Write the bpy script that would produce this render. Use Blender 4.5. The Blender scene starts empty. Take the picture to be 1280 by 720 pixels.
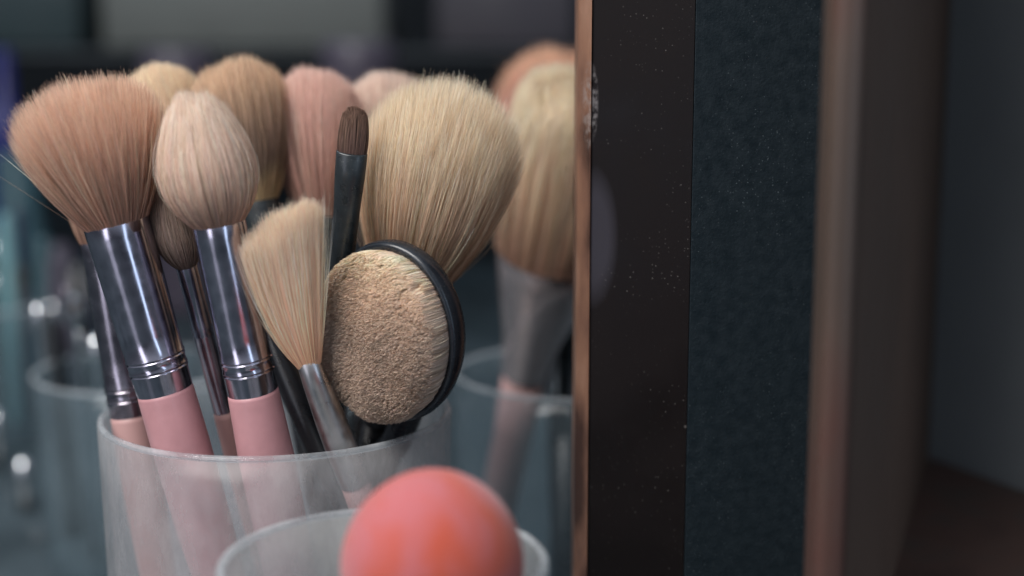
import bpy, bmesh, math, random
import numpy as np
from mathutils import Vector, Matrix

random.seed(4)
rng = np.random.default_rng(7)
scn = bpy.context.scene
COL = scn.collection

# ------------------------------------------------------------------ camera
CAM_Z = 0.186
PITCH = math.radians(9.5)
F = 1280 * 50 / 36
cd = bpy.data.cameras.new('camera')
cam = bpy.data.objects.new('camera', cd)
COL.objects.link(cam)
cam.location = (0, 0, CAM_Z)
cam.rotation_euler = (math.radians(90) - PITCH, 0, 0)
cd.lens = 50
cd.sensor_width = 36
cd.clip_start = 0.01
cd.clip_end = 60
cd.dof.use_dof = True
cd.dof.focus_distance = 0.307
cd.dof.aperture_fstop = 5.6
scn.camera = cam
scn.view_settings.view_transform = 'Standard'
scn.view_settings.look = 'None'
scn.view_settings.gamma = 1
scn.view_settings.exposure = 0

FWD = Vector((0, math.cos(PITCH), -math.sin(PITCH)))
UP = Vector((0, math.sin(PITCH), math.cos(PITCH)))
RT = Vector((1, 0, 0))


def at(px, py, Y):
    """world point seen at photograph pixel (px, py) standing Y metres ahead"""
    d = FWD + RT * ((px - 640) / F) - UP * ((py - 360) / F)
    return Vector((0, 0, CAM_Z)) + d * (Y / d.y)


def mpp(Y):
    return Y * 1.01 / F          # metres per photo pixel at that distance


# ------------------------------------------------------------------ world and lamps
w = bpy.data.worlds.new('World')
scn.world = w
w.use_nodes = True
nt = w.node_tree
bg = nt.nodes['Background']
tc = nt.nodes.new('ShaderNodeTexCoord')
sx = nt.nodes.new('ShaderNodeSeparateXYZ')
cr = nt.nodes.new('ShaderNodeValToRGB')
mr = nt.nodes.new('ShaderNodeMapRange')
mr.inputs[1].default_value = -1
nt.links.new(tc.outputs['Generated'], sx.inputs[0])
nt.links.new(sx.outputs[2], mr.inputs[0])
nt.links.new(mr.outputs[0], cr.inputs[0])
cr.color_ramp.elements[0].position = 0.45
cr.color_ramp.elements[0].color = (0.035, 0.04, 0.05, 1)
cr.color_ramp.elements[1].position = 0.95
cr.color_ramp.elements[1].color = (0.30, 0.34, 0.40, 1)
nt.links.new(cr.outputs[0], bg.inputs[0])
bg.inputs[1].default_value = 1.5


def area(name, loc, target, sx_, sy_, power, color):
    l = bpy.data.lights.new(name, 'AREA')
    l.shape = 'RECTANGLE'
    l.size = sx_
    l.size_y = sy_
    l.energy = power
    l.color = color
    o = bpy.data.objects.new(name, l)
    COL.objects.link(o)
    o.location = loc
    o.rotation_euler = (Vector(target) - Vector(loc)).to_track_quat('-Z', 'Y').to_euler()
    return o


area('ceiling_lamp', (-0.38, -0.08, 0.76), (-0.05, 0.33, 0.12), 0.55, 0.40, 9.5, (1.0, 0.96, 0.93))
area('right_streak_light', (0.30, -0.24, 0.20), (-0.05, 0.33, 0.16), 0.07, 0.42, 0.34, (0.60, 0.78, 1.0))  # unseen narrow light, added for the cool streak in the chrome ferrules
area('left_streak_light', (-0.36, -0.20, 0.20), (-0.05, 0.33, 0.16), 0.14, 0.42, 0.50, (0.84, 0.86, 1.0))  # unseen strip light, added for the ferrules' left-hand streak
area('back_glint_light', (-0.5, 0.75, 1.0), (-0.25, 0.85, 0.05), 0.12, 0.08, 2.4, (0.75, 0.92, 1.0))  # unseen light, added to put glints on the steel at the back


# ------------------------------------------------------------------ helpers
def lin(r, g, b):
    f = lambda c: (c / 255 / 12.92) if c / 255 <= 0.04045 else ((c / 255 + 0.055) / 1.055) ** 2.4
    return (f(r), f(g), f(b))


def mat(name, color, rough=0.5, metal=0.0, spec=0.5, var=0.0, vscale=200, bump=0.0, bscale=600, coat=0.0, sss=0.0):
    m = bpy.data.materials.new(name)
    m.use_nodes = True
    t = m.node_tree
    p = t.nodes['Principled BSDF']
    p.inputs['Base Color'].default_value = (*color, 1)
    p.inputs['Roughness'].default_value = rough
    p.inputs['Metallic'].default_value = metal
    p.inputs['Specular IOR Level'].default_value = spec
    p.inputs['Coat Weight'].default_value = coat
    if sss:
        p.inputs['Subsurface Weight'].default_value = sss
        p.inputs['Subsurface Scale'].default_value = 0.002
    co = t.nodes.new('ShaderNodeTexCoord')
    if var:
        n = t.nodes.new('ShaderNodeTexNoise')
        n.inputs['Scale'].default_value = vscale
        n.inputs['Detail'].default_value = 5
        t.links.new(co.outputs['Object'], n.inputs['Vector'])
        mx = t.nodes.new('ShaderNodeMapRange')
        mx.inputs[1].default_value = 0.25
        mx.inputs[2].default_value = 0.75
        mx.inputs[3].default_value = 1 - var
        mx.inputs[4].default_value = 1 + var
        t.links.new(n.outputs[0], mx.inputs[0])
        vm = t.nodes.new('ShaderNodeVectorMath')
        vm.operation = 'SCALE'
        vm.inputs[0].default_value = color
        t.links.new(mx.outputs[0], vm.inputs['Scale'])
        t.links.new(vm.outputs[0], p.inputs['Base Color'])
        rm = t.nodes.new('ShaderNodeMapRange')
        rm.inputs[1].default_value = 0.3
        rm.inputs[2].default_value = 0.7
        rm.inputs[3].default_value = max(0.02, rough * 0.75)
        rm.inputs[4].default_value = min(1, rough * 1.35)
        t.links.new(n.outputs[0], rm.inputs[0])
        t.links.new(rm.outputs[0], p.inputs['Roughness'])
    if bump:
        n2 = t.nodes.new('ShaderNodeTexNoise')
        n2.inputs['Scale'].default_value = bscale
        n2.inputs['Detail'].default_value = 4
        t.links.new(co.outputs['Object'], n2.inputs['Vector'])
        bp = t.nodes.new('ShaderNodeBump')
        bp.inputs['Strength'].default_value = bump
        bp.inputs['Distance'].default_value = 0.0006
        t.links.new(n2.outputs[0], bp.inputs['Height'])
        t.links.new(bp.outputs[0], p.inputs['Normal'])
    return m


def dusty(m, amount=0.62, scale=900, col=(0.32, 0.33, 0.34), patch=None):
    """tiny settled dust specks (Voronoi dots of uneven size) over a material, plus optional soft-edged oval patches"""
    t = m.node_tree
    p = t.nodes['Principled BSDF']
    co = t.nodes.new('ShaderNodeTexCoord')
    prev = p.inputs['Base Color'].links[0].from_socket if p.inputs['Base Color'].links else None
    base = p.inputs['Base Color'].default_value[:]
    for sc, th, lo in ((scale, 0.16, 0.80), (scale * 0.28, 0.10, 0.86), (scale * 2.1, 0.26, amount)):
        v = t.nodes.new('ShaderNodeTexVoronoi')
        v.inputs['Scale'].default_value = sc
        t.links.new(co.outputs['Object'], v.inputs['Vector'])
        lt = t.nodes.new('ShaderNodeMapRange')
        lt.inputs[1].default_value = th
        lt.inputs[2].default_value = th * 0.4
        lt.inputs[3].default_value = 0
        lt.inputs[4].default_value = 1
        t.links.new(v.outputs['Distance'], lt.inputs[0])
        sep = t.nodes.new('ShaderNodeSeparateColor')
        t.links.new(v.outputs['Color'], sep.inputs[0])
        pn = t.nodes.new('ShaderNodeTexNoise')
        pn.inputs['Scale'].default_value = 55
        pn.inputs['Detail'].default_value = 4
        t.links.new(co.outputs['Object'], pn.inputs['Vector'])
        pr = t.nodes.new('ShaderNodeMapRange')
        pr.inputs[1].default_value = 0.42
        pr.inputs[2].default_value = 0.66
        t.links.new(pn.outputs[0], pr.inputs[0])
        gt = t.nodes.new('ShaderNodeMapRange')
        gt.inputs[1].default_value = lo
        gt.inputs[2].default_value = 1
        t.links.new(sep.outputs[0], gt.inputs[0])
        mu = t.nodes.new('ShaderNodeMath')
        mu.operation = 'MULTIPLY'
        t.links.new(lt.outputs[0], mu.inputs[0])
        t.links.new(gt.outputs[0], mu.inputs[1])
        mu2 = t.nodes.new('ShaderNodeMath')
        mu2.operation = 'MULTIPLY'
        t.links.new(mu.outputs[0], mu2.inputs[0])
        t.links.new(pr.outputs[0], mu2.inputs[1])
        mx = t.nodes.new('ShaderNodeMix')
        mx.data_type = 'RGBA'
        t.links.new(mu2.outputs[0], mx.inputs['Factor'])
        if prev:
            t.links.new(prev, mx.inputs['A'])
        else:
            mx.inputs['A'].default_value = base
        mx.inputs['B'].default_value = (*col, 1)
        prev = mx.outputs['Result']
    for cx_all in ([patch] if isinstance(patch, tuple) else (patch or [])):
        cx, cz, rx, rz, sc_col = cx_all
        sp = t.nodes.new('ShaderNodeSeparateXYZ')
        t.links.new(co.outputs['Object'], sp.inputs[0])

        def mth(op, a, b):
            n = t.nodes.new('ShaderNodeMath')
            n.operation = op
            for i, q in enumerate((a, b)):
                if isinstance(q, (int, float)):
                    n.inputs[i].default_value = q
                else:
                    t.links.new(q, n.inputs[i])
            return n.outputs[0]
        dx = mth('DIVIDE', mth('SUBTRACT', sp.outputs[0], cx), rx)
        dz = mth('DIVIDE', mth('SUBTRACT', sp.outputs[2], cz), rz)
        r2 = mth('ADD', mth('MULTIPLY', dx, dx), mth('MULTIPLY', dz, dz))
        e = t.nodes.new('ShaderNodeMapRange')
        e.inputs[1].default_value = 1.3
        e.inputs[2].default_value = 0.45
        e.inputs[3].default_value = 0
        e.inputs[4].default_value = 0.55
        t.links.new(r2, e.inputs[0])
        fac = e.outputs[0]
        if sc_col[0] > 0.1:                              # scuffed paint: broken up, not an even patch
            n3 = t.nodes.new('ShaderNodeTexNoise')
            n3.inputs['Scale'].default_value = 650
            n3.inputs['Detail'].default_value = 5
            t.links.new(co.outputs['Object'], n3.inputs['Vector'])
            r3 = t.nodes.new('ShaderNodeMapRange')
            r3.inputs[1].default_value = 0.44
            r3.inputs[2].default_value = 0.62
            t.links.new(n3.outputs[0], r3.inputs[0])
            fac = mth('MULTIPLY', fac, r3.outputs[0])
        mx = t.nodes.new('ShaderNodeMix')
        mx.data_type = 'RGBA'
        t.links.new(fac, mx.inputs['Factor'])
        t.links.new(prev, mx.inputs['A'])
        mx.inputs['B'].default_value = (*sc_col, 1)
        prev = mx.outputs['Result']
    t.links.new(prev, p.inputs['Base Color'])
    return m


def plastic(name, film=0.22, tint=(0.80, 0.83, 0.86), rough=0.12, scale=60, streak=True):
    """thin scuffed clear plastic: see-through with a powdery film and Fresnel gloss"""
    m = bpy.data.materials.new(name)
    m.use_nodes = True
    t = m.node_tree
    t.nodes.clear()
    out = t.nodes.new('ShaderNodeOutputMaterial')
    tr = t.nodes.new('ShaderNodeBsdfTransparent')
    tr.inputs[0].default_value = (0.93, 0.95, 0.96, 1)
    df = t.nodes.new('ShaderNodeBsdfDiffuse')
    df.inputs[0].default_value = (*tint, 1)
    tl = t.nodes.new('ShaderNodeBsdfTranslucent')
    tl.inputs[0].default_value = (*tint, 1)
    m1 = t.nodes.new('ShaderNodeMixShader')
    m1.inputs[0].default_value = 0.5
    t.links.new(df.outputs[0], m1.inputs[1])
    t.links.new(tl.outputs[0], m1.inputs[2])
    co = t.nodes.new('ShaderNodeTexCoord')
    n = t.nodes.new('ShaderNodeTexNoise')
    n.inputs['Scale'].default_value = scale
    n.inputs['Detail'].default_value = 6
    n.inputs['Roughness'].default_value = 0.65
    mp = t.nodes.new('ShaderNodeMapping')
    mp.inputs['Scale'].default_value = (1, 1, 0.45 if streak else 1)
    t.links.new(co.outputs['Object'], mp.inputs[0])
    t.links.new(mp.outputs[0], n.inputs['Vector'])
    r = t.nodes.new('ShaderNodeMapRange')
    r.inputs[1].default_value = 0.3
    r.inputs[2].default_value = 0.75
    r.inputs[3].default_value = film * 0.4
    r.inputs[4].default_value = min(0.9, film * 1.9)
    t.links.new(n.outputs[0], r.inputs[0])
    m2 = t.nodes.new('ShaderNodeMixShader')
    t.links.new(r.outputs[0], m2.inputs[0])
    t.links.new(tr.outputs[0], m2.inputs[1])
    t.links.new(m1.outputs[0], m2.inputs[2])
    gl = t.nodes.new('ShaderNodeBsdfGlossy')
    gl.inputs['Roughness'].default_value = rough
    lw = t.nodes.new('ShaderNodeLayerWeight')
    lw.inputs[0].default_value = 0.5
    pw = t.nodes.new('ShaderNodeMath')
    pw.operation = 'POWER'
    pw.inputs[1].default_value = 4.0
    t.links.new(lw.outputs['Facing'], pw.inputs[0])
    fr = t.nodes.new('ShaderNodeMath')
    fr.operation = 'MULTIPLY_ADD'
    fr.inputs[1].default_value = 0.45
    fr.inputs[2].default_value = 0.02
    t.links.new(pw.outputs[0], fr.inputs[0])
    m3 = t.nodes.new('ShaderNodeMixShader')
    t.links.new(fr.outputs[0], m3.inputs[0])
    t.links.new(m2.outputs[0], m3.inputs[1])
    t.links.new(gl.outputs[0], m3.inputs[2])
    t.links.new(m3.outputs[0], out.inputs[0])
    return m


def hair_mat(name, spec=0.25, rough=0.6, transl=0.36):
    m = bpy.data.materials.new(name)
    m.use_nodes = True
    t = m.node_tree
    p = t.nodes['Principled BSDF']
    out = t.nodes['Material Output']
    a = t.nodes.new('ShaderNodeAttribute')
    a.attribute_name = 'Col'
    t.links.new(a.outputs['Color'], p.inputs['Base Color'])
    p.inputs['Roughness'].default_value = rough
    p.inputs['Specular IOR Level'].default_value = spec
    tl = t.nodes.new('ShaderNodeBsdfTranslucent')
    t.links.new(a.outputs['Color'], tl.inputs[0])
    mx = t.nodes.new('ShaderNodeMixShader')
    mx.inputs[0].default_value = transl
    t.links.new(p.outputs[0], mx.inputs[1])
    t.links.new(tl.outputs[0], mx.inputs[2])
    t.links.new(mx.outputs[0], out.inputs[0])
    return m


def empty(name, M):
    o = bpy.data.objects.new(name, None)
    COL.objects.link(o)
    o.matrix_world = M
    o.empty_display_size = 0.01
    return o


def tag(o, label, cat, group=None):
    o['label'] = label
    o['category'] = cat
    if group:
        o['group'] = group
    return o


def link(name, me, m, parent=None, smooth=True):
    o = bpy.data.objects.new(name, me)
    COL.objects.link(o)
    if m:
        me.materials.append(m)
    if parent:
        o.parent = parent
    if smooth:
        me.polygons.foreach_set('use_smooth', [True] * len(me.polygons))
    return o


def lathe(prof, seg=56, flat=1.0, closed=False, twist=None):
    """prof: (r, z[, flat]) list from bottom to top"""
    bm = bmesh.new()
    rings = []
    for p in prof:
        r, z = p[0], p[1]
        fl = p[2] if len(p) > 2 else flat
        if r < 1e-7:
            rings.append([bm.verts.new((0, 0, z))])
        else:
            rings.append([bm.verts.new((r * math.cos(2 * math.pi * i / seg), r * fl * math.sin(2 * math.pi * i / seg), z)) for i in range(seg)])
    pairs = list(zip(rings[:-1], rings[1:]))
    if closed:
        pairs.append((rings[-1], rings[0]))
    for a, b in pairs:
        for i in range(seg):
            j = (i + 1) % seg
            if len(a) == 1 and len(b) == 1:
                continue
            if len(a) == 1:
                bm.faces.new((a[0], b[j], b[i]))
            elif len(b) == 1:
                bm.faces.new((a[i], a[j], b[0]))
            else:
                bm.faces.new((a[i], a[j], b[j], b[i]))
    bmesh.ops.recalc_face_normals(bm, faces=bm.faces)
    me = bpy.data.meshes.new('lathe')
    bm.to_mesh(me)
    bm.free()
    return me


def box(x0, x1, y0, y1, z0, z1, bev=0.0, seg=2):
    bm = bmesh.new()
    bmesh.ops.create_cube(bm, size=1)
    for v in bm.verts:
        v.co = Vector((x0 + (v.co.x + .5) * (x1 - x0), y0 + (v.co.y + .5) * (y1 - y0), z0 + (v.co.z + .5) * (z1 - z0)))
    if bev:
        bmesh.ops.bevel(bm, geom=bm.edges[:], offset=bev, segments=seg, profile=0.5, affect='EDGES')
    me = bpy.data.meshes.new('box')
    bm.to_mesh(me)
    bm.free()
    return me


def prism(poly, z0, z1, bev=0.0):
    """vertical extrusion of a plan polygon"""
    bm = bmesh.new()
    lo = [bm.verts.new((x, y, z0)) for x, y in poly]
    hi = [bm.verts.new((x, y, z1)) for x, y in poly]
    n = len(poly)
    bm.faces.new(lo[::-1])
    bm.faces.new(hi)
    for i in range(n):
        bm.faces.new((lo[i], lo[(i + 1) % n], hi[(i + 1) % n], hi[i]))
    bmesh.ops.recalc_face_normals(bm, faces=bm.faces)
    if bev:
        bmesh.ops.bevel(bm, geom=bm.edges[:], offset=bev, segments=2, profile=0.5, affect='EDGES')
    me = bpy.data.meshes.new('prism')
    bm.to_mesh(me)
    bm.free()
    return me


def tube(pts, radii, seg=20):
    bm = bmesh.new()
    rings = []
    n = len(pts)
    for i, p in enumerate(pts):
        a = pts[max(0, i - 1)]
        b = pts[min(n - 1, i + 1)]
        T = (b - a).normalized()
        X = T.cross(Vector((0.3, 1, 0.1))).normalized()
        Y = T.cross(X)
        rings.append([bm.verts.new(p + (X * math.cos(2 * math.pi * k / seg) + Y * math.sin(2 * math.pi * k / seg)) * radii[i]) for k in range(seg)])
    for a, b in zip(rings[:-1], rings[1:]):
        for k in range(seg):
            bm.faces.new((a[k], a[(k + 1) % seg], b[(k + 1) % seg], b[k]))
    bm.faces.new(rings[0][::-1])
    bm.faces.new(rings[-1])
    bmesh.ops.recalc_face_normals(bm, faces=bm.faces)
    me = bpy.data.meshes.new('tube')
    bm.to_mesh(me)
    bm.free()
    return me


# ------------------------------------------------------------------ bristles: every strand a tapered ribbon
def strand_mesh(P0, P1, P2, face, width, stops, colour_jit, S=6, taper=0.25, tmax=None):
    """quadratic strands; face = direction each ribbon looks; stops = [(t, rgb)]"""
    N = len(P0)
    ts = np.linspace(0, 1, S)
    tt = ts[None, :, None] * (np.ones(N) if tmax is None else tmax)[:, None, None]
    a = (1 - tt) ** 2
    b = 2 * tt * (1 - tt)
    c = tt ** 2
    P = P0[:, None] * a + P1[:, None] * b + P2[:, None] * c
    T = np.gradient(P, axis=1)
    side = np.cross(T, face[:, None, :])
    side /= np.linalg.norm(side, axis=2, keepdims=True) + 1e-12
    prof = np.interp(ts, [0, 0.6, 1], [1, 1, taper])
    wv = (np.asarray(width).reshape(-1, 1) * prof[None, :])[:, :, None] * 0.5
    V = np.stack([P - side * wv, P + side * wv], axis=2)      # N,S,2,3
    st = [s[0] for s in stops]
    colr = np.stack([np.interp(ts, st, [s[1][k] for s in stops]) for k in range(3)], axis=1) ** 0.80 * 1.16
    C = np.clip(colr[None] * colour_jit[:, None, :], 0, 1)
    C = np.repeat(C[:, :, None, :], 2, axis=2)
    C = np.concatenate([C, np.ones(C.shape[:3] + (1,))], axis=3)
    base = (np.arange(N) * S * 2)[:, None]
    k = np.arange(S - 1)[None] * 2
    i0 = base + k
    quads = np.stack([i0, i0 + 1, i0 + 3, i0 + 2], axis=2).reshape(-1)
    me = bpy.data.meshes.new('bristles')
    me.vertices.add(N * S * 2)
    me.vertices.foreach_set('co', V.reshape(-1).astype(np.float32))
    nq = len(quads) // 4
    me.loops.add(nq * 4)
    me.loops.foreach_set('vertex_index', quads.astype(np.int32))
    me.polygons.add(nq)
    me.polygons.foreach_set('loop_start', (np.arange(nq) * 4).astype(np.int32))
    me.update(calc_edges=True)
    at_ = me.attributes.new('Col', 'FLOAT_COLOR', 'POINT')
    at_.data.foreach_set('color', C.reshape(-1).astype(np.float32))
    me.validate()
    return me


def clumped(u, v, n, amt):
    cu = rng.uniform(-1, 1, n)
    cv = rng.uniform(-1, 1, n)
    idx = np.empty(len(u), int)
    for s in range(0, len(u), 4000):
        d = (u[s:s + 4000, None] - cu) ** 2 + (v[s:s + 4000, None] - cv) ** 2
        idx[s:s + 4000] = d.argmin(1)
    return u + (cu[idx] - u) * amt, v + (cv[idx] - v) * amt, idx


def head_mesh(r0, R, H, sh, ctrl, stops, N=7000, wid=0.000098, short=0.5, dark=0.12, uneven=0.016, flat0=1.0, flat=1.0, cz=0.5, dome=0.5, rough=0.03,
              clumps=1500, camt=0.16, jit=0.2, stray=24, cut=0.0, skew=0.0, lean=0.0, fray=0.036, tilt_jit=0.7):
    """bristles in local axes, root disc at z = 0. R tip radius at the outside, sh its height, H crown height,
    ctrl radius of the belly, cut slants the tips (per unit u), skew shifts the tips sideways"""
    N = int(N * 2.9)
    th = rng.uniform(0, 2 * np.pi, N)
    rho = rng.uniform(0, 1, N) ** 0.40
    u, v = rho * np.cos(th), rho * np.sin(th)
    tu, tv, idx = clumped(u, v, clumps, camt)
    trho = np.minimum(1.0, np.hypot(tu, tv))
    nC = clumps
    clen = rng.normal(0, 1, nC)[idx]
    ln = 1 - np.abs(rng.normal(0, rough, N)) + clen * rough * 0.25
    z2 = (sh + (H - sh) * (1 - trho ** 2) ** dome) * ln + cut * tu
    # used brushes are never even: broad tufts pull together and the crown is lumpy
    bu, bv, bidx = clumped(tu, tv, 46, 0.11)
    tu, tv = bu, bv
    ph = rng.uniform(0, 6.28, 4)
    lump = np.sin(3.1 * tu + 1.7 * tv + ph[0]) + 0.7 * np.sin(5.3 * tv - 2.9 * tu + ph[1]) + 0.5 * np.sin(8.1 * tu + ph[2])
    z2 = z2 * (1 + uneven * lump + rng.normal(0, uneven * 0.7, 46)[bidx])
    P0 = np.stack([u * r0, v * r0 * flat0, np.full(N, -0.0015)], 1)
    rr = ln ** 0.5 * (1 + uneven * 1.2 * np.sin(3 * th + ph[3]))
    P2 = np.stack([tu * R * rr + skew, tv * R * flat * rr, z2], 1)
    wob = rng.normal(0, fray * R, (N, 3))
    P2 += wob
    P1 = np.stack([(u * .6 + tu * .4) * ctrl + skew * lean, (v * .6 + tv * .4) * ctrl * flat, z2 * cz], 1)
    P1 += rng.normal(0, fray * R * 0.6, (N, 3))
    # a few unruly flyaways: outer strands that leave the bundle
    k = np.argsort(-rho + rng.uniform(0, .1, N))[:stray * 12]
    k = rng.choice(k, stray, replace=False)
    bend = rng.uniform(0.03, 0.24, (stray, 1))
    P1[k] += np.stack([u[k], v[k], np.zeros(stray)], 1) * R * bend
    P2[k] += rng.normal(0, 0.10 * R, (stray, 3)) + np.stack([u[k], v[k], np.zeros(stray)], 1) * R * 0.16
    face = np.stack([u, v / flat, np.full(N, 0.25)], 1) + rng.normal(0, tilt_jit, (N, 3)) * 0.7
    face /= np.linalg.norm(face, axis=1, keepdims=True)
    wd = wid * rng.uniform(0.6, 1.2, N)
    wd[k] = 0.00010
    cj = np.exp(rng.normal(0, jit, N) + rng.normal(0, jit * 0.3, nC)[idx])[:, None] * np.exp(rng.normal(0, 0.025, (N, 3)))
    cj[rng.uniform(0, 1, N) < dark] *= 0.58
    cj[k] *= 1.25
    tm = np.where(rng.uniform(0, 1, N) < short, rng.uniform(0.45, 1, N), 1.0)
    return strand_mesh(P0, P1, P2, face, wd, stops, cj, tmax=tm)


# ------------------------------------------------------------------ materials
chrome = mat('chrome', (0.49, 0.46, 0.53), 0.17, 1.0, var=0.25, vscale=260)
gunmetal = mat('gunmetal', (0.33, 0.30, 0.34), 0.22, 1.0, var=0.25, vscale=260)
satin_silver = mat('satin_silver', (0.56, 0.54, 0.53), 0.33, 1.0, var=0.2, vscale=240)
rose_metal = mat('rose_metal', (0.95, 0.76, 0.72), 0.2, 0.85, var=0.1, vscale=160)
pink = mat('pink_paint', lin(188, 138, 141), 0.42, var=0.12, vscale=140, coat=0.15, bump=0.08, bscale=900)
pale_pink = mat('pale_pink_paint', lin(190, 150, 146), 0.45, var=0.05, vscale=120)
black_paint = mat('black_paint', (0.012, 0.013, 0.016), 0.28, var=0.3, vscale=150)
black_rubber = dusty(mat('black_plastic', (0.014, 0.018, 0.024), 0.26, var=0.3, vscale=220), 0.5, 1100, (0.25, 0.24, 0.22))
worn_black = dusty(mat('worn_black_metal', (0.020, 0.026, 0.030), 0.30, var=0.4, vscale=300), 0.35, 1300, (0.28, 0.27, 0.26))
clear = plastic('scuffed_clear_plastic', 0.21, (0.93, 0.91, 0.91), 0.3, 75)
clear_rim = plastic('clear_plastic_rim', 0.30, (0.85, 0.88, 0.9), 0.08, 90)
clear_front = plastic('cloudy_clear_plastic', 0.24, (0.90, 0.91, 0.89), 0.3, 50)
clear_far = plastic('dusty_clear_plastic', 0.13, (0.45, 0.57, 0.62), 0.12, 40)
hair = hair_mat('bristle_fibre')
hair_dry = hair_mat('stiff_bristle', 0.12, 0.8, 0.12)

# ------------------------------------------------------------------ setting: table and wall
table = link('table_top', box(-1.6, 1.6, -0.4, 1.9, -0.03, 0.0), mat('table', (0.035, 0.05, 0.058), 0.35, var=0.35, vscale=18))
table['kind'] = 'structure'
wall = link('back_wall', box(-2.2, 2.2, 1.9, 1.98, -0.03, 1.3), mat('wall', (0.035, 0.042, 0.05), 0.7, var=0.3, vscale=4))
wall['kind'] = 'structure'


# ------------------------------------------------------------------ cups
def cup(name, c, R, height, label, cat, body_m, rim_m, taper=0.95, wall_t=0.0017, bead=0.00085, rough_floor=0.003):
    root = empty(name, Matrix.Translation((c.x, c.y, 0.001)))
    tag(root, label, cat)
    rb = R * taper
    h = height - 0.001
    prof = [(0, 0), (rb - 0.003, 0), (rb - 0.0008, 0.0008), (rb, 0.003)]
    prof += [(rb + (R - rb) * k / 8, 0.003 + (h - 0.0035) * k / 8) for k in range(1, 9)]
    prof += [(R - wall_t + (rb - R) * k / 8, (h - 0.0005) + (rough_floor + 0.002 - h) * k / 8) for k in range(0, 9)]
    prof += [(rb - wall_t - 0.002, rough_floor), (0, rough_floor)]
    link('cup_body', lathe(prof, 96), body_m, root)
    rc = R - wall_t / 2
    ring = [(rc + bead * math.cos(a), h + bead * 0.9 * math.sin(a)) for a in [2 * math.pi * k / 12 for k in range(12)]]
    link('rim', lathe(ring, 96, closed=True), rim_m, root)
    return root


C1 = at(347, 514, 0.334)
cup('plastic_cup', C1, 0.042, C1.z, 'clear scuffed plastic cup holding the in-focus bunch of makeup brushes', 'cup', clear, clear_rim)
C2 = at(480, 702, 0.245)
cup('plastic_cup', C2, 0.0298, C2.z, 'small cloudy clear plastic cup in front, holding the pink sponge', 'cup', clear_front, clear_rim, taper=0.9)
C3 = at(722, 464, 0.44)
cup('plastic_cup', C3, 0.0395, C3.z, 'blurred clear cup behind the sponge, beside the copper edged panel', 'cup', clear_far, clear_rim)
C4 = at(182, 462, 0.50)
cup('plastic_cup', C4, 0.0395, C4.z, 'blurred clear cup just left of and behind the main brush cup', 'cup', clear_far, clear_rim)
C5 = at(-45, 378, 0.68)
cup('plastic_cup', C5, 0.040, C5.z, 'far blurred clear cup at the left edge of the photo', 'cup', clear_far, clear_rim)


# ------------------------------------------------------------------ brushes
def frame_for(top, low, floor_z):
    A = (top - low).normalized()
    L = (top.z - floor_z) / A.z
    base = top - A * L
    X = Vector((0, 1, 0)).cross(A).normalized()
    Y = A.cross(X)
    M = Matrix((X, Y, A)).transposed().to_4x4()
    M.translation = base
    return M, L


def makeup_brush(label, top, low, ferr, handle, head, fm, hm, stops, group=None, cat='makeup brush', floor_z=0.008,
                 flat_f=1.0, name='makeup_brush', rot=0.0, hair_m=None, **hk):
    """top/low: (px,py,Y) of the ferrule mouth and of a lower point on the axis. ferr: [(px radius, px below the mouth)].
    handle: [(px radius, px below)]; head: (r0,R,H,sh,ctrl) in photo pixels"""
    s = mpp(top[2])
    T, Lw = at(*top), at(*low)
    M, L = frame_for(T, Lw, floor_z)
    if rot:
        M = M @ Matrix.Rotation(rot, 4, 'Z')
    root = empty(name, M)
    tag(root, label, cat, group)
    fl = flat_f
    n = len(ferr)
    flats = [fl + (1 - fl) * (i / max(1, n - 1)) for i in range(n)]
    prof = [(r * s, L - d * s, f) for (r, d), f in zip(ferr, flats)]
    prof = prof[::-1]
    inner = [(ferr[0][0] * s * 0.93, L, fl), (ferr[0][0] * s * 0.93, L - 8 * s, fl), (0, L - 8 * s, fl)]
    link('ferrule', lathe(prof + inner), fm, root)
    hp = [(r * s, L - d * s) for r, d in handle if L - d * s > 0.004]
    lr = hp[-1][0]
    hp += [(lr * 0.97, 0.003), (lr * 0.8, 0.0008), (0, 0)]
    link('handle', lathe([(0, hp[0][1])] + hp if hp[0][0] > 0 else hp), hm, root)
    r0, R, H, sh, ct = [q * s for q in head]
    b = link('bristles', head_mesh(r0, R, H, sh, ct, stops, **hk), hair_m or hair, root)
    b.location = (0, 0, L)
    return root


def crimped(r_top, r_bot, length, grooves=(0.80, 0.87)):
    """chrome ferrule profile with rolled grooves, photo pixels"""
    P = [(r_top - 0.6, 0), (r_top, 1.2)]
    rad = lambda d: r_top + (r_bot - r_top) * d / length
    for k in range(1, 8):
        P.append((rad(length * .095 * k), length * .095 * k))
    for g in grooves:
        d = g * length
        P += [(rad(d), d - 4.0), (rad(d) + 1.0, d - 2.6), (rad(d) + 1.0, d - 1.4), (rad(d) - 1.3, d - 0.4), (rad(d) - 1.3, d + 0.6), (rad(d) + .8, d + 1.6), (rad(d) + .8, d + 2.8), (rad(d), d + 4.2)]
    P += [(rad(length), length - 1.5), (rad(length) - 1.0, length)]
    return P


# 1 big tan powder brush, far left front
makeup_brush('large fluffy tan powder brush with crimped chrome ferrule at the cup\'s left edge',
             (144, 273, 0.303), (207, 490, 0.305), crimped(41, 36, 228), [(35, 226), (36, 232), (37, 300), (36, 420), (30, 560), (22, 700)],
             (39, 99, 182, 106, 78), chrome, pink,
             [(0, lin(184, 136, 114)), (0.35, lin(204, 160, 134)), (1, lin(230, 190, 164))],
             N=14000, clumps=3000, camt=0.10, cut=0.0, stray=46, rough=0.035, jit=0.17, short=0.62, dome=0.5)
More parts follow.
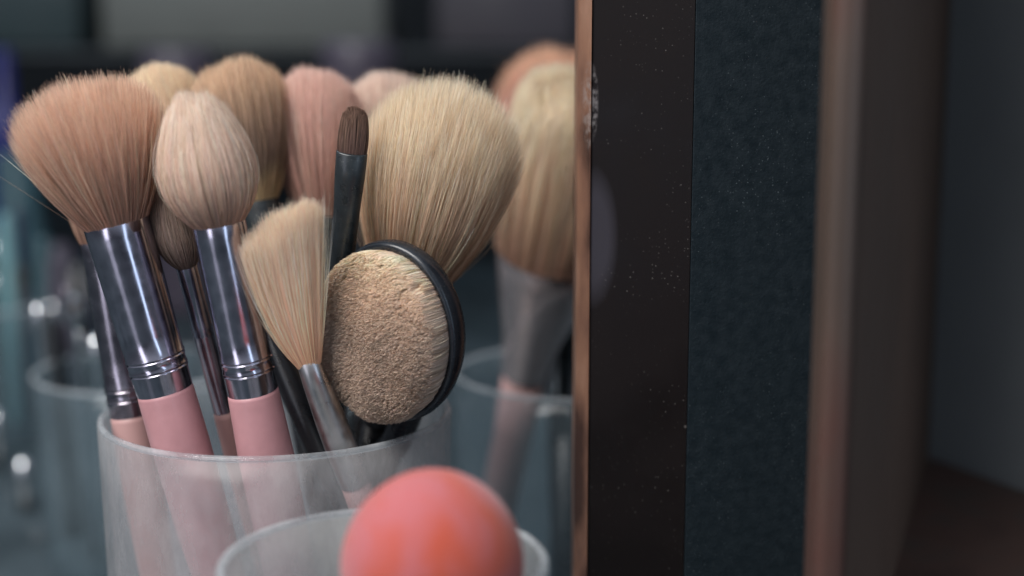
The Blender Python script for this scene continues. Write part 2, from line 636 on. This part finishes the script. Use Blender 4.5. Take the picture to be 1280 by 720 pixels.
# 2 cream tapered brush, front
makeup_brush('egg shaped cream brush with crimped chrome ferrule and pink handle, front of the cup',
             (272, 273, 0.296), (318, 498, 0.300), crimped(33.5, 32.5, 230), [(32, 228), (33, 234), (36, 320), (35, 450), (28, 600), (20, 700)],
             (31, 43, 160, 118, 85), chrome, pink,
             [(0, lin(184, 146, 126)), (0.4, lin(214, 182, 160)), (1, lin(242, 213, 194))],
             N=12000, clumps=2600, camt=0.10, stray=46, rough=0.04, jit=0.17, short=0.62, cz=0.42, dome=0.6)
# 3 little brown brush between the two
makeup_brush('small grey brown tapered brush with thin chrome ferrule, between the tan and cream brushes',
             (231, 325, 0.310), (263, 450, 0.316), [(13, 0), (13.5, 2), (13.5, 90), (14.4, 94), (12.9, 97), (14.4, 101), (13.5, 104), (13.2, 215), (12, 217)],
             [(12.5, 214), (14, 225), (14, 320), (9, 560)],
             (13, 24, 104, 68, 46), chrome, pale_pink,
             [(0, lin(120, 98, 88)), (0.5, lin(156, 130, 116)), (1, lin(186, 160, 142))],
             N=5000, clumps=380, stray=8, cz=0.42)
# 4 gunmetal brush hidden behind the tan one
makeup_brush('gunmetal ferruled brush mostly hidden behind the large tan powder brush',
             (127, 300, 0.330), (164, 520, 0.330), crimped(27, 26, 226, (0.84, 0.9)), [(25, 224), (26, 232), (26, 330), (18, 600)],
             (25, 33, 120, 80, 40), gunmetal, pale_pink,
             [(0, lin(150, 110, 92)), (1, lin(206, 168, 146))], N=5000)
# 5 pale brush with black handle, behind
makeup_brush('pale sand rounded brush with black handle, peeping over the large tan brush',
             (232, 190, 0.352), (372, 500, 0.326), [(20, 0), (21, 2), (18, 170), (16, 230)], [(15, 228), (16, 260), (17, 420), (12, 560)],
             (18, 55, 122, 66, 46), worn_black, black_paint,
             [(0, lin(190, 156, 122)), (1, lin(226, 198, 166))], N=8000)
# 6 brown banded brush
makeup_brush('tan brown dome brush with grey brown middle, behind the egg shaped cream brush',
             (322, 246, 0.350), (368, 470, 0.346), [(24, 0), (25, 2), (22, 180), (18, 260)], [(17, 258), (16, 380), (12, 520)],
             (24, 63, 176, 116, 62), worn_black, black_paint,
             [(0, lin(214, 186, 142)), (0.22, lin(206, 176, 136)), (0.42, lin(112, 92, 84)), (0.75, lin(168, 138, 116)), (1, lin(218, 182, 150))], N=10000)
# 7 pink brush
makeup_brush('dusty pink dome brush standing upright behind the slanted peach brush',
             (402, 268, 0.356), (414, 470, 0.348), [(24, 0), (25, 2), (20, 180), (16, 240)], [(15, 238), (16, 360), (12, 500)],
             (24, 60, 184, 126, 60), worn_black, black_paint,
             [(0, lin(186, 144, 126)), (0.5, lin(202, 158, 142)), (1, lin(222, 182, 168))], N=11000, clumps=1500, camt=0.2)
# 13 faint pink brush behind
makeup_brush('pale pink soft brush blurred behind the large cream brush, only its top showing',
             (470, 250, 0.374), (450, 470, 0.360), [(24, 0), (25, 2), (20, 180), (16, 240)], [(15, 238), (16, 360), (12, 500)],
             (22, 58, 166, 110, 50), worn_black, black_paint,
             [(0, lin(190, 156, 138)), (1, lin(222, 194, 178))], N=8000)
# 8 little concealer brush
makeup_brush('slim flat dark brown concealer brush with black ferrule, beside the large cream brush',
             (440, 190, 0.309), (427, 335, 0.316), [(19, 0), (19.5, 1.5), (19, 30), (17, 70), (15, 150), (14, 260)], [(13, 258), (13, 330), (10, 500)],
             (17.5, 17, 59, 40, 21), worn_black, black_paint,
             [(0, lin(84, 62, 56)), (0.5, lin(98, 74, 64)), (1, lin(128, 98, 82))], N=4000, flat_f=0.5, flat0=0.5, flat=0.45, clumps=160, camt=0.5,
             stray=2, wid=0.00016, cz=0.5, fray=0.02, jit=0.2)
# 9 large cream brush
makeup_brush('large flared cream brush with thick bristles, above the round foundation brush',
             (513, 352, 0.331), (478, 500, 0.337), [(36, 0), (37, 2), (30, 120), (22, 200)], [(20, 198), (20, 320), (14, 460)],
             (38, 102, 262, 160, 94), worn_black, black_paint,
             [(0, lin(192, 152, 122)), (0.35, lin(206, 170, 138)), (0.75, lin(220, 188, 156)), (1, lin(236, 214, 186))],
             N=16000, clumps=2800, camt=0.13, stray=46, rough=0.035, jit=0.19, short=0.62, wid=0.000105, dome=0.40)


# 11 slanted peach fan brush
makeup_brush('flat slanted peach brush with dull silver ferrule, left of the round foundation brush',
             (384, 449, 0.299), (424, 553, 0.3045), [(14, 0), (15, 2), (17.5, 40), (20, 90), (21, 130), (20, 190)], [(19, 188), (20, 240), (18, 420)],
             (16, 57, 196, 184, 43), satin_silver, pale_pink,
             [(0, lin(208, 156, 120)), (0.25, lin(232, 184, 150)), (0.6, lin(244, 202, 172)), (1, lin(248, 216, 192))],
             N=10000, flat_f=0.6, flat0=0.6, flat=0.30, cut=0.0024, skew=0.0045, lean=0.15, clumps=1600, camt=0.2, stray=150, dark=0.02, jit=0.12, fray=0.055, rough=0.05, cz=0.42, dome=0.8)


# 10 round foundation brush: oval black head with dense bristles facing the camera
def foundation_brush():
    Yp = 0.306
    s = mpp(0.30)
    n = Vector((-0.50, -0.84, -0.10)).normalized()       # bristle side looks at the camera, turned left
    X = n.cross(Vector((0.10, 0.0, 1.0))).normalized()   # width axis
    if X.x < 0:
        X = -X
    Z = X.cross(n)
    if Z.z < 0:
        Z = -Z
    c = at(491, 415, Yp)
    root = empty('makeup_brush', Matrix.Translation(at(470, 560, 0.332)))
    tag(root, 'round foundation brush with dense clumped tan bristles in a black oval head', 'makeup brush')
    a, b = 101 * s, 121 * s                                # half width, half height
    rx = Matrix((X, Z, n)).transposed().to_4x4()
    rx.translation = c
    inv = root.matrix_world.inverted()
    # oval plate, domed back, rounded edge, raised lip
    t = 0.0060
    prof = [(0, -t * 1.5), (0.55, -t * 1.35), (0.82, -t * 1.05), (0.94, -t * 0.72), (0.985, -t * 0.42), (1.0, -t * 0.12), (0.992, t * 0.12), (0.965, t * 0.24), (0.925, t * 0.24), (0.895, t * 0.16), (0.885, 0), (0, 0)]
    me = lathe([(r, z) for r, z in prof], 96)
    for v in me.vertices:
        v.co.x *= a
        v.co.y *= b
    o = link('head_plate', me, black_rubber, root)
    o.matrix_world = rx
    # handle curving out of the back of the plate into the cup
    p0 = c - n * 0.005 - Z * 0.012
    pts = [p0, p0 - n * 0.005 - Z * 0.004, at(520, 490, 0.324), at(498, 545, 0.331), at(470, 620, 0.334), Vector((C1.x + 0.012, C1.y + 0.004, 0.008))]
    dense = []
    for i in range(len(pts) - 1):
        q0, q1, q2, q3 = pts[max(0, i - 1)], pts[i], pts[i + 1], pts[min(len(pts) - 1, i + 2)]
        for k in range(8):
            u = k / 8
            dense.append(0.5 * ((2 * q1) + (q2 - q0) * u + (2 * q0 - 5 * q1 + 4 * q2 - q3) * u * u + (3 * q1 - q0 - 3 * q2 + q3) * u ** 3))
    dense.append(pts[-1])
    rad = [0.0055 - 0.0018 * min(1, i / 14) for i in range(len(dense))]
    h = link('handle', tube(dense, rad), black_rubber, root)
    h.matrix_world = Matrix.Identity(4)
    # bristles
    N = 60000
    th = rng.uniform(0, 2 * np.pi, N)
    rho = rng.uniform(0, 1, N) ** 0.48
    u, v = rho * np.cos(th), rho * np.sin(th)
    nc = 4200
    cu, cv = rng.uniform(-1, 1, nc), rng.uniform(-1, 1, nc)
    idx = np.empty(N, int)
    sq = 1.9                                             # clumps drawn out across the head
    wu = u + 0.05 * np.sin(9 * v + 2) + 0.03 * np.sin(23 * u + 11 * v)
    wv_ = v + 0.05 * np.sin(8 * u) + 0.02 * np.sin(19 * v + 7 * u)
    for q in range(0, N, 4000):
        d = (wu[q:q + 4000, None] - cu) ** 2 + sq * (wv_[q:q + 4000, None] - cv) ** 2
        idx[q:q + 4000] = d.argmin(1)
    amt = 0.15
    tu, tv = u + (cu[idx] - wu) * amt, v + (cv[idx] - wv_) * amt
    nb = 230                                             # big cells: the fine cracks between caked patches
    bu, bv = rng.uniform(-1, 1, nb), rng.uniform(-1, 1, nb)
    ib = np.empty(N, int)
    for q in range(0, N, 4000):
        d = (wu[q:q + 4000, None] - bu) ** 2 + 5.0 * (wv_[q:q + 4000, None] - bv) ** 2
        ib[q:q + 4000] = d.argmin(1)
    edge = np.clip(np.hypot(tu, tv) * 1.5 - 0.35, 0.2, 1) * 0.13
    tu, tv = tu + (bu[ib] - wu) * edge, tv + (bv[ib] - wv_) * edge
    trho = np.minimum(1, np.hypot(tu, tv))
    clen = rng.normal(0, 1, nc)[idx]
    Lb = 0.0060 + 0.0052 * np.sqrt(np.maximum(0, 1 - trho ** 2.4))
    Lb = Lb * (1 + clen * 0.012) - np.abs(rng.normal(0, 0.00014, N))
    # gentle lumps across the worn face
    Lb += 0.0005 * np.sin(7 * tu + 3 * tv) * np.sin(5 * tv - 2 * tu + 1)
    P0 = np.stack([u * a * 0.885, v * b * 0.885, np.zeros(N)], 1)
    P2 = np.stack([tu * a * 0.93, tv * b * 0.945, Lb], 1) + rng.normal(0, 0.00009, (N, 3))
    P2[:, 0] -= 0.0003
    P1 = np.stack([u * a * 0.945, v * b * 0.95, Lb * 0.55], 1) + rng.normal(0, 0.0001, (N, 3))
    face = np.stack([u, v, np.full(N, 0.5)], 1) + rng.normal(0, 0.6, (N, 3))
    face /= np.linalg.norm(face, axis=1, keepdims=True)
    cj = np.exp(rng.normal(0, 0.07, N) + rng.normal(0, 0.035, nc)[idx])[:, None] * np.exp(rng.normal(0, 0.02, (N, 3)))
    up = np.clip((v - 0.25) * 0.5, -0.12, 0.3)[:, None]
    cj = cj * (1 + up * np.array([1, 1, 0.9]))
    me = strand_mesh(P0, P1, P2, face, 0.00016 * rng.uniform(0.6, 1.2, N),
                     [(0, lin(204, 178, 162)), (0.55, lin(218, 196, 174)), (0.9, lin(212, 188, 166)), (1, lin(208, 184, 163))], cj, S=5, taper=0.55)
    bo = link('bristles', me, hair_dry, root)
    bo.matrix_world = rx


foundation_brush()

# ------------------------------------------------------------------ sponge in the front cup
def sponge():
    c = at(541, 702, 0.233)
    R = 119 * mpp(0.233)
    bm = bmesh.new()
    bmesh.ops.create_uvsphere(bm, u_segments=96, v_segments=64, radius=1)
    for v in bm.verts:
        z = v.co.z
        k = 1 - 0.05 * z if z > 0 else 1 + 0.0 * z
        v.co = Vector((v.co.x * R * k, v.co.y * R * k, z * R * (1.02 if z > 0 else 1.35)))
    me = bpy.data.meshes.new('sponge')
    bm.to_mesh(me)
    bm.free()
    m = bpy.data.materials.new('sponge_foam')
    m.use_nodes = True
    t = m.node_tree
    p = t.nodes['Principled BSDF']
    p.inputs['Roughness'].default_value = 0.85
    p.inputs['Specular IOR Level'].default_value = 0.2
    p.inputs['Sheen Weight'].default_value = 0.25
    p.inputs['Subsurface Weight'].default_value = 0.15
    p.inputs['Subsurface Scale'].default_value = 0.003
    p.inputs['Subsurface Radius'].default_value = (1, 0.4, 0.35)
    co = t.nodes.new('ShaderNodeTexCoord')
    n = t.nodes.new('ShaderNodeTexNoise')
    n.inputs['Scale'].default_value = 75
    n.inputs['Detail'].default_value = 3
    n.inputs['Distortion'].default_value = 0.6
    t.links.new(co.outputs['Object'], n.inputs['Vector'])
    r = t.nodes.new('ShaderNodeValToRGB')
    r.color_ramp.elements[0].position = 0.38
    r.color_ramp.elements[0].color = (*lin(174, 96, 98), 1)
    r.color_ramp.elements[1].position = 0.62
    r.color_ramp.elements[1].color = (*lin(178, 80, 62), 1)
    t.links.new(n.outputs[0], r.inputs[0])
    t.links.new(r.outputs[0], p.inputs['Base Color'])
    n2 = t.nodes.new('ShaderNodeTexNoise')
    n2.inputs['Scale'].default_value = 1500
    t.links.new(co.outputs['Object'], n2.inputs['Vector'])
    bp = t.nodes.new('ShaderNodeBump')
    bp.inputs['Strength'].default_value = 0.5
    bp.inputs['Distance'].default_value = 0.0003
    t.links.new(n2.outputs[0], bp.inputs['Height'])
    t.links.new(bp.outputs[0], p.inputs['Normal'])
    o = link('makeup_sponge', me, m)
    o.location = c
    o.rotation_euler = (0.1, 0.05, 0)
    tag(o, 'round coral pink makeup sponge sticking out of the small front cup', 'sponge')


sponge()

# ------------------------------------------------------------------ second cup's brushes
makeup_brush('blurred pale yellow dense brush with tapered rose metal ferrule beside the copper edge',
             (690, 306, 0.42), (654, 480, 0.44), [(68, 0), (69, 3), (63, 40), (52, 90), (40, 140), (32, 200)], [(30, 198), (26, 300)],
             (72, 80, 230, 190, 90), rose_metal, pale_pink,
             [(0, lin(190, 146, 122)), (0.3, lin(208, 170, 142)), (0.7, lin(222, 192, 162)), (1, lin(240, 218, 190))], N=10000, wid=0.00028, floor_z=0.01, clumps=500)
makeup_brush('blurred peach pink domed brush, rearmost in the cup beside the copper edge',
             (700, 255, 0.50), (705, 480, 0.462), [(40, 0), (41, 3), (30, 120), (24, 200)], [(22, 198), (20, 300)],
             (38, 84, 214, 140, 70), worn_black, black_paint,
             [(0, lin(190, 140, 116)), (0.72, lin(200, 146, 128)), (0.86, lin(206, 150, 140)), (1, lin(208, 160, 128))], N=8000, wid=0.0003, floor_z=0.01)
makeup_brush('blurred slim black brush standing in the cup beside the copper edge',
             (712, 370, 0.43), (706, 470, 0.44), [(13, 0), (14, 2), (12, 80), (9, 150)], [(8, 148), (8, 260)],
             (12, 14, 60, 30, 18), worn_black, black_paint, [(0, lin(40, 34, 34)), (1, lin(70, 60, 56))], N=1500, floor_z=0.01)

# ------------------------------------------------------------------ cabinet post: copper edge, brown side, blue black front
def vplane_x(px, Y):
    return at(px, 360, Y).x


ZT = 0.42
Yp = 0.315
x0, x1, x2, x3 = vplane_x(719, Yp + 0.012), vplane_x(738, Yp + 0.004), vplane_x(862, Yp - 0.004), vplane_x(1034, Yp)
post = empty('cabinet_post', Matrix.Translation(((x1 + x3) / 2, Yp, 0.001)))
tag(post, 'dusty near black cabinet post with blue black front, brown side and copper edge strip', 'cabinet post')
pm = (x1 + x3) / 2
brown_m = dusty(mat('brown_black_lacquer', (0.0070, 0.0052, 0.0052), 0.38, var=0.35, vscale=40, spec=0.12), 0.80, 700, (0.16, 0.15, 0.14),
                patch=[(vplane_x(742, Yp) - pm, at(742, 305, Yp).z, 0.0050, 0.0145, (0.055, 0.052, 0.066)),  # soft pale mauve oval beside the copper edge
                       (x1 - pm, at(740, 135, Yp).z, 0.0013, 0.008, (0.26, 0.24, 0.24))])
blue_m = dusty(mat('blue_black_lacquer', (0.0108, 0.0186, 0.0245), 0.5, var=0.14, vscale=420, bump=0.2, bscale=1500, spec=0.25), 0.6, 760, (0.13, 0.16, 0.175))
y1, y2, y3 = Yp + 0.004, Yp - 0.004, Yp
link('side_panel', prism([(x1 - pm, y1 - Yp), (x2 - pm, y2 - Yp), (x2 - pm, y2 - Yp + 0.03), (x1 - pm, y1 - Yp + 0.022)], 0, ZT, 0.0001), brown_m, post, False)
link('front_panel', prism([(x2 - pm + 0.0001, y2 - Yp - 0.0006), (x3 - pm, y3 - Yp - 0.0006), (x3 - pm, y3 - Yp + 0.03), (x2 - pm + 0.0001, y2 - Yp + 0.03)], 0, ZT, 0.0001), blue_m, post, False)


def strip_mat(name, cols, scale=14, rough=0.4):
    m = mat(name, cols[0], rough, 0.0, var=0.0)
    t = m.node_tree
    p = t.nodes['Principled BSDF']
    co = t.nodes.new('ShaderNodeTexCoord')
    mp = t.nodes.new('ShaderNodeMapping')
    mp.inputs['Scale'].default_value = (2.5, 2.5, 1)
    n = t.nodes.new('ShaderNodeTexNoise')
    n.inputs['Scale'].default_value = scale
    n.inputs['Detail'].default_value = 5
    t.links.new(co.outputs['Object'], mp.inputs[0])
    t.links.new(mp.outputs[0], n.inputs['Vector'])
    r = t.nodes.new('ShaderNodeValToRGB')
    e = r.color_ramp.elements
    e[0].position = 0.34
    e[1].position = 0.66
    e[0].color = (*cols[0], 1)
    e[1].color = (*cols[-1], 1)
    for i, c in enumerate(cols[1:-1]):
        q = e.new(0.34 + 0.32 * (i + 1) / (len(cols) - 1))
        q.color = (*c, 1)
    t.links.new(n.outputs[0], r.inputs[0])
    t.links.new(r.outputs[0], p.inputs['Base Color'])
    return m


copper_m = strip_mat('worn_copper_paint', [lin(70, 50, 43), lin(120, 88, 73), lin(142, 106, 86), lin(162, 126, 106)], 34, 0.45)
copper_m.node_tree.nodes['Principled BSDF'].inputs['Metallic'].default_value = 0.25
dusty(copper_m, 0.5, 700, (0.3, 0.28, 0.26), patch=(x1 - pm - 0.0004, at(735, 138, Yp).z, 0.0016, 0.0095, (0.30, 0.27, 0.26)))
es = link('edge_strip', prism([(x0 - pm, y1 - Yp + 0.004), (x1 - pm - 0.0002, y1 - Yp - 0.0008), (x1 - pm - 0.0002, y1 - Yp + 0.02), (x0 - pm, y1 - Yp + 0.02)], 0, ZT, 0.0005), copper_m, post, False)
# ------------------------------------------------------------------ cabinet door on the right: nearer trim, brown stile, grey blue pane
Yd = 0.24
d0, d1 = vplane_x(1034, Yd), vplane_x(1073, Yd)
door = empty('display_cabinet', Matrix.Translation((d0, Yd, 0.001)))
tag(door, 'blurred display cabinet front with coppery trim, dark brown stile and grey blue glass pane', 'cabinet')
trim_m = strip_mat('dull_rose_trim', [lin(72, 61, 54), lin(80, 65, 57), lin(86, 54, 47), lin(74, 62, 50)], 9, 0.45)
link('edge_trim', box(0, d1 - d0, 0, 0.012, 0, ZT, 0.0015), trim_m, door)
g0 = vplane_x(1073, 0.274)
s0 = vplane_x(1171, 0.45)
stile_m = mat('dark_brown_stile', (0.115, 0.076, 0.058), 0.6, spec=0.15, var=0.2, vscale=12)
link('stile', prism([(d1 - d0 + .0002, 0.002), (s0 - d0, 0.45 - Yd), (s0 - d0 + 0.002, 0.462 - Yd), (d1 - d0 + .0002, 0.02)], 0, ZT), stile_m, door, False)
pane_m = mat('grey_blue_glass', (0.29, 0.31, 0.32), 0.38, var=0.18, vscale=10)
x9 = vplane_x(1500, 0.365)
link('pane', prism([(s0 - d0, 0.452 - Yd), (x9 - d0, 0.365 - Yd), (x9 - d0, 0.369 - Yd), (s0 - d0, 0.456 - Yd)], 0.0, ZT), pane_m, door, False)
# wooden ledge under the pane
lz = at(1150, 568, 0.45).z
xl = vplane_x(1085, 0.32)
ledge = link('wooden_ledge', prism([(xl, 0.31), (x9, 0.28), (x9, 0.363), (s0, 0.448), (xl + 0.006, 0.40)], 0.001, lz, 0.0015), None, None, False)
wood_m = strip_mat('dark_red_wood', [(0.05, 0.030, 0.024), (0.08, 0.044, 0.034), (0.06, 0.044, 0.036)], 20, 0.5)
ledge.data.materials.append(wood_m)
tag(ledge, 'dark reddish brown wooden ledge at lower right, under the grey blue pane', 'ledge')


# ------------------------------------------------------------------ things standing out of focus behind
def simple_lathe(name, px, py, Y, prof_px, m, label, cat, lean=(0, 0), group=None, floor=0.001, cap=None):
    """upright turned thing: prof_px = [(radius px, px above the table, bottom first)] with last at its top pixel py"""
    top = at(px, py, Y)
    s = mpp(Y)
    Hh = top.z - floor
    tot = prof_px[-1][1]
    prof = [(r * s, z / tot * Hh) for r, z in prof_px]
    M = Matrix.Translation((top.x, top.y, floor)) @ Matrix.Rotation(lean[0], 4, 'Y') @ Matrix.Rotation(lean[1], 4, 'X')
    o = link(name, lathe(prof, 40), m)
    o.matrix_world = M
    tag(o, label, cat, group)
    return o


tubeprof = lambda r: [(0, 0), (r * .92, 0), (r, 3), (r, 62), (r * .86, 63), (r * .86, 98), (r * .6, 100), (0, 100)]
ballprof = lambda r: [(0, 0), (r * .45, 0), (r * .45, 84), (r * .6, 87), (r * .95, 90), (r, 94), (r * .9, 97), (r * .5, 99.4), (0, 100)]
teal_p = mat('teal_plastic', lin(40, 68, 76), 0.3)
pale_p = mat('pale_teal_plastic', lin(92, 132, 138), 0.3)
navy_p = mat('navy_plastic', lin(26, 36, 56), 0.3)
mauve_p = mat('mauve_plastic', lin(74, 68, 80), 0.4)
blue_p = mat('royal_blue_plastic', lin(12, 20, 92), 0.35)
dark_p = mat('dark_plastic', (0.012, 0.015, 0.018), 0.25)
pol = mat('polished_steel', (0.75, 0.77, 0.78), 0.16, 1.0)
# in the near left cup
for px, py, Y, r, m, lab, lean in (
        (95, 366, 0.500, 13, pol, 'round headed polished steel tool, tallest in the near left cup', -0.02),
        (114, 417, 0.482, 13, pol, 'shorter round headed steel tool beside the large tan brush\'s ferrule', 0.02),
        (62, 378, 0.512, 10, pol, 'slim round headed steel tool, leftmost in the near left cup', -0.05),
        (78, 400, 0.515, 15, dark_p, 'black capped tube among the steel tools in the near left cup', -0.06),
        (150, 352, 0.52, 16, navy_p, 'navy tube standing behind the gunmetal ferrule', 0.05)):
    simple_lathe('steel_tool' if m is pol else 'cosmetic_tube', px, py, Y, (ballprof if m is pol else tubeprof)(r), m, lab, 'tool' if m is pol else 'tube', (lean, 0), floor=0.005)
# in the far left cup
for px, py, r, m, lab, lean, ball in (
        (8, 268, 13, pale_p, 'pale teal capped tube in the far left cup', 0.0, False),
        (-22, 236, 14, dark_p, 'black tube at the very left edge of the photo', -0.05, False),
        (40, 296, 12, teal_p, 'teal tube leaning right in the far left cup', 0.06, False),
        (22, 330, 12, dark_p, 'short black tube between teal tubes in the far left cup', 0.02, False),
        (-4, 300, 8, pol, 'slim round headed steel tool at the left edge of the far left cup', -0.02, True),
        (30, 262, 9, navy_p, 'navy tube between the teal tubes of the far left cup', -0.03, False),
        (50, 322, 8, mauve_p, 'short mauve tube at the right of the far left cup', 0.08, False),
        (-14, 344, 8, pol, 'short round headed steel tool half out of frame at left', 0.03, True),
        (58, 376, 10, pol, 'small round headed steel tool at the right of the far left cup', 0.05, True)):
    simple_lathe('steel_tool' if ball else 'cosmetic_tube', px, py, 0.68, (ballprof if ball else tubeprof)(r), m, lab, 'tool' if ball else 'tube', (lean, 0), floor=0.005)
# bunched slim steel tools, alike and out of focus
for cc, RR, n, gname, lab in ((C4, 0.030, 9, 'steel tools in the near left cup', 'slim steel tool bunched among others in the near left cup'),
                              (C5, 0.032, 12, 'steel tools in the far left cup', 'slim steel tool bunched among others in the far left cup')):
    for k in range(n):
        a = rng.uniform(0, 2 * math.pi)
        q = RR * math.sqrt(rng.uniform(0.1, 1))
        zt = cc.z + rng.uniform(0.004, 0.034)
        r_ = rng.uniform(0.0010, 0.0022)
        pr_ = [(0, 0), (r_ * .6, 0), (r_ * .6, zt * .9), (r_, zt * .935), (r_ * 1.15, zt * .96), (r_ * .8, zt * .985), (0, zt)]
        o = link('steel_tool', lathe(pr_, 16), pol if k % 2 else gunmetal)
        o.matrix_world = Matrix.Translation((cc.x + q * math.cos(a), cc.y + q * math.sin(a), 0.005)) @ Matrix.Rotation(rng.uniform(-.06, .06), 4, 'Y')
        tag(o, lab, 'tool', gname)
# standing on the table behind
domed = lambda r: [(0, 0), (r, 0), (r, 60), (r * 1.05, 62), (r * 1.05, 72), (r * .95, 82), (r * .7, 93), (r * .35, 98.5), (0, 100)]
simple_lathe('cosmetic_jar', 28, 572, 0.56, domed(12), pol, 'low blurred jar with shiny domed lid at the lower left edge', 'jar')
simple_lathe('cosmetic_jar', -6, 512, 0.62, domed(10), pol, 'low blurred shiny jar cut off by the left edge', 'jar')
simple_lathe('cosmetic_tube', 96, 330, 0.76, tubeprof(15), dark_p, 'blurred black tube behind the steel tools at left', 'tube')
simple_lathe('cosmetic_tube', 120, 300, 0.80, tubeprof(14), navy_p, 'blurred navy tube hidden partly by the large tan brush\'s ferrule', 'tube')
simple_lathe('lotion_bottle', 2, 62, 0.95, [(0, 0), (26, 0), (27, 3), (27, 70), (20, 78), (12, 82), (12, 98), (10, 100), (0, 100)], blue_p, 'blurred royal blue bottle at the upper left edge', 'bottle')
simple_lathe('cosmetic_jar', 222, 62, 1.0, [(0, 0), (40, 0), (42, 4), (42, 84), (44, 86), (44, 98), (41, 100), (0, 100)], mauve_p, 'blurred mauve jar behind the tan brushes', 'jar')
simple_lathe('cosmetic_jar', 448, 52, 1.0, [(0, 0), (42, 0), (44, 4), (44, 84), (46, 86), (46, 98), (43, 100), (0, 100)], mauve_p, 'blurred mauve jar behind the pink brush', 'jar')
simple_lathe('cosmetic_tube', 70, 306, 0.85, tubeprof(22), mauve_p, 'blurred mauve tube behind the far left cup', 'tube')
simple_lathe('cosmetic_tube', 20, 190, 0.9, tubeprof(30), teal_p, 'blurred dark teal tube behind the large tan brush\'s left side', 'tube')


def far_box(px0, px1, py0, py1, Y, depth, m, name, label, cat, z0=None):
    a, b = at(px0, py1, Y), at(px1, py0, Y)
    zb = a.z if z0 is None else z0
    M = Matrix.Translation(((a.x + b.x) / 2, Y + depth / 2, zb))
    wv = (b.x - a.x) / 2
    o = link(name, box(-wv, wv, -depth / 2, depth / 2, 0, b.z - zb, 0.004), m)
    o.matrix_world = M
    tag(o, label, cat)
    return o


sh_m = mat('dark_shelf', (0.016, 0.02, 0.024), 0.5, var=0.2, vscale=10)
far_box(-260, 900, 62, 76, 1.20, 0.22, sh_m, 'wall_shelf', 'dark shelf under the pale grey box, far behind the brushes', 'shelf')
far_box(128, 478, -70, 61, 1.20, 0.16, mat('pale_grey_card', lin(102, 105, 102), 0.6, var=0.1, vscale=20), 'storage_box', 'blurred pale grey box on the shelf above the brushes', 'box')
far_box(545, 720, -60, 61, 1.24, 0.14, mat('mauve_grey_card', lin(64, 61, 68), 0.6, var=0.1, vscale=20), 'storage_box', 'blurred dark mauve grey box on the shelf right of the pale box', 'box')
far_box(-120, 96, -60, 61, 1.22, 0.14, mat('teal_grey_card', lin(40, 56, 60), 0.6, var=0.1, vscale=20), 'storage_box', 'blurred dark teal box on the shelf at the upper left', 'box')
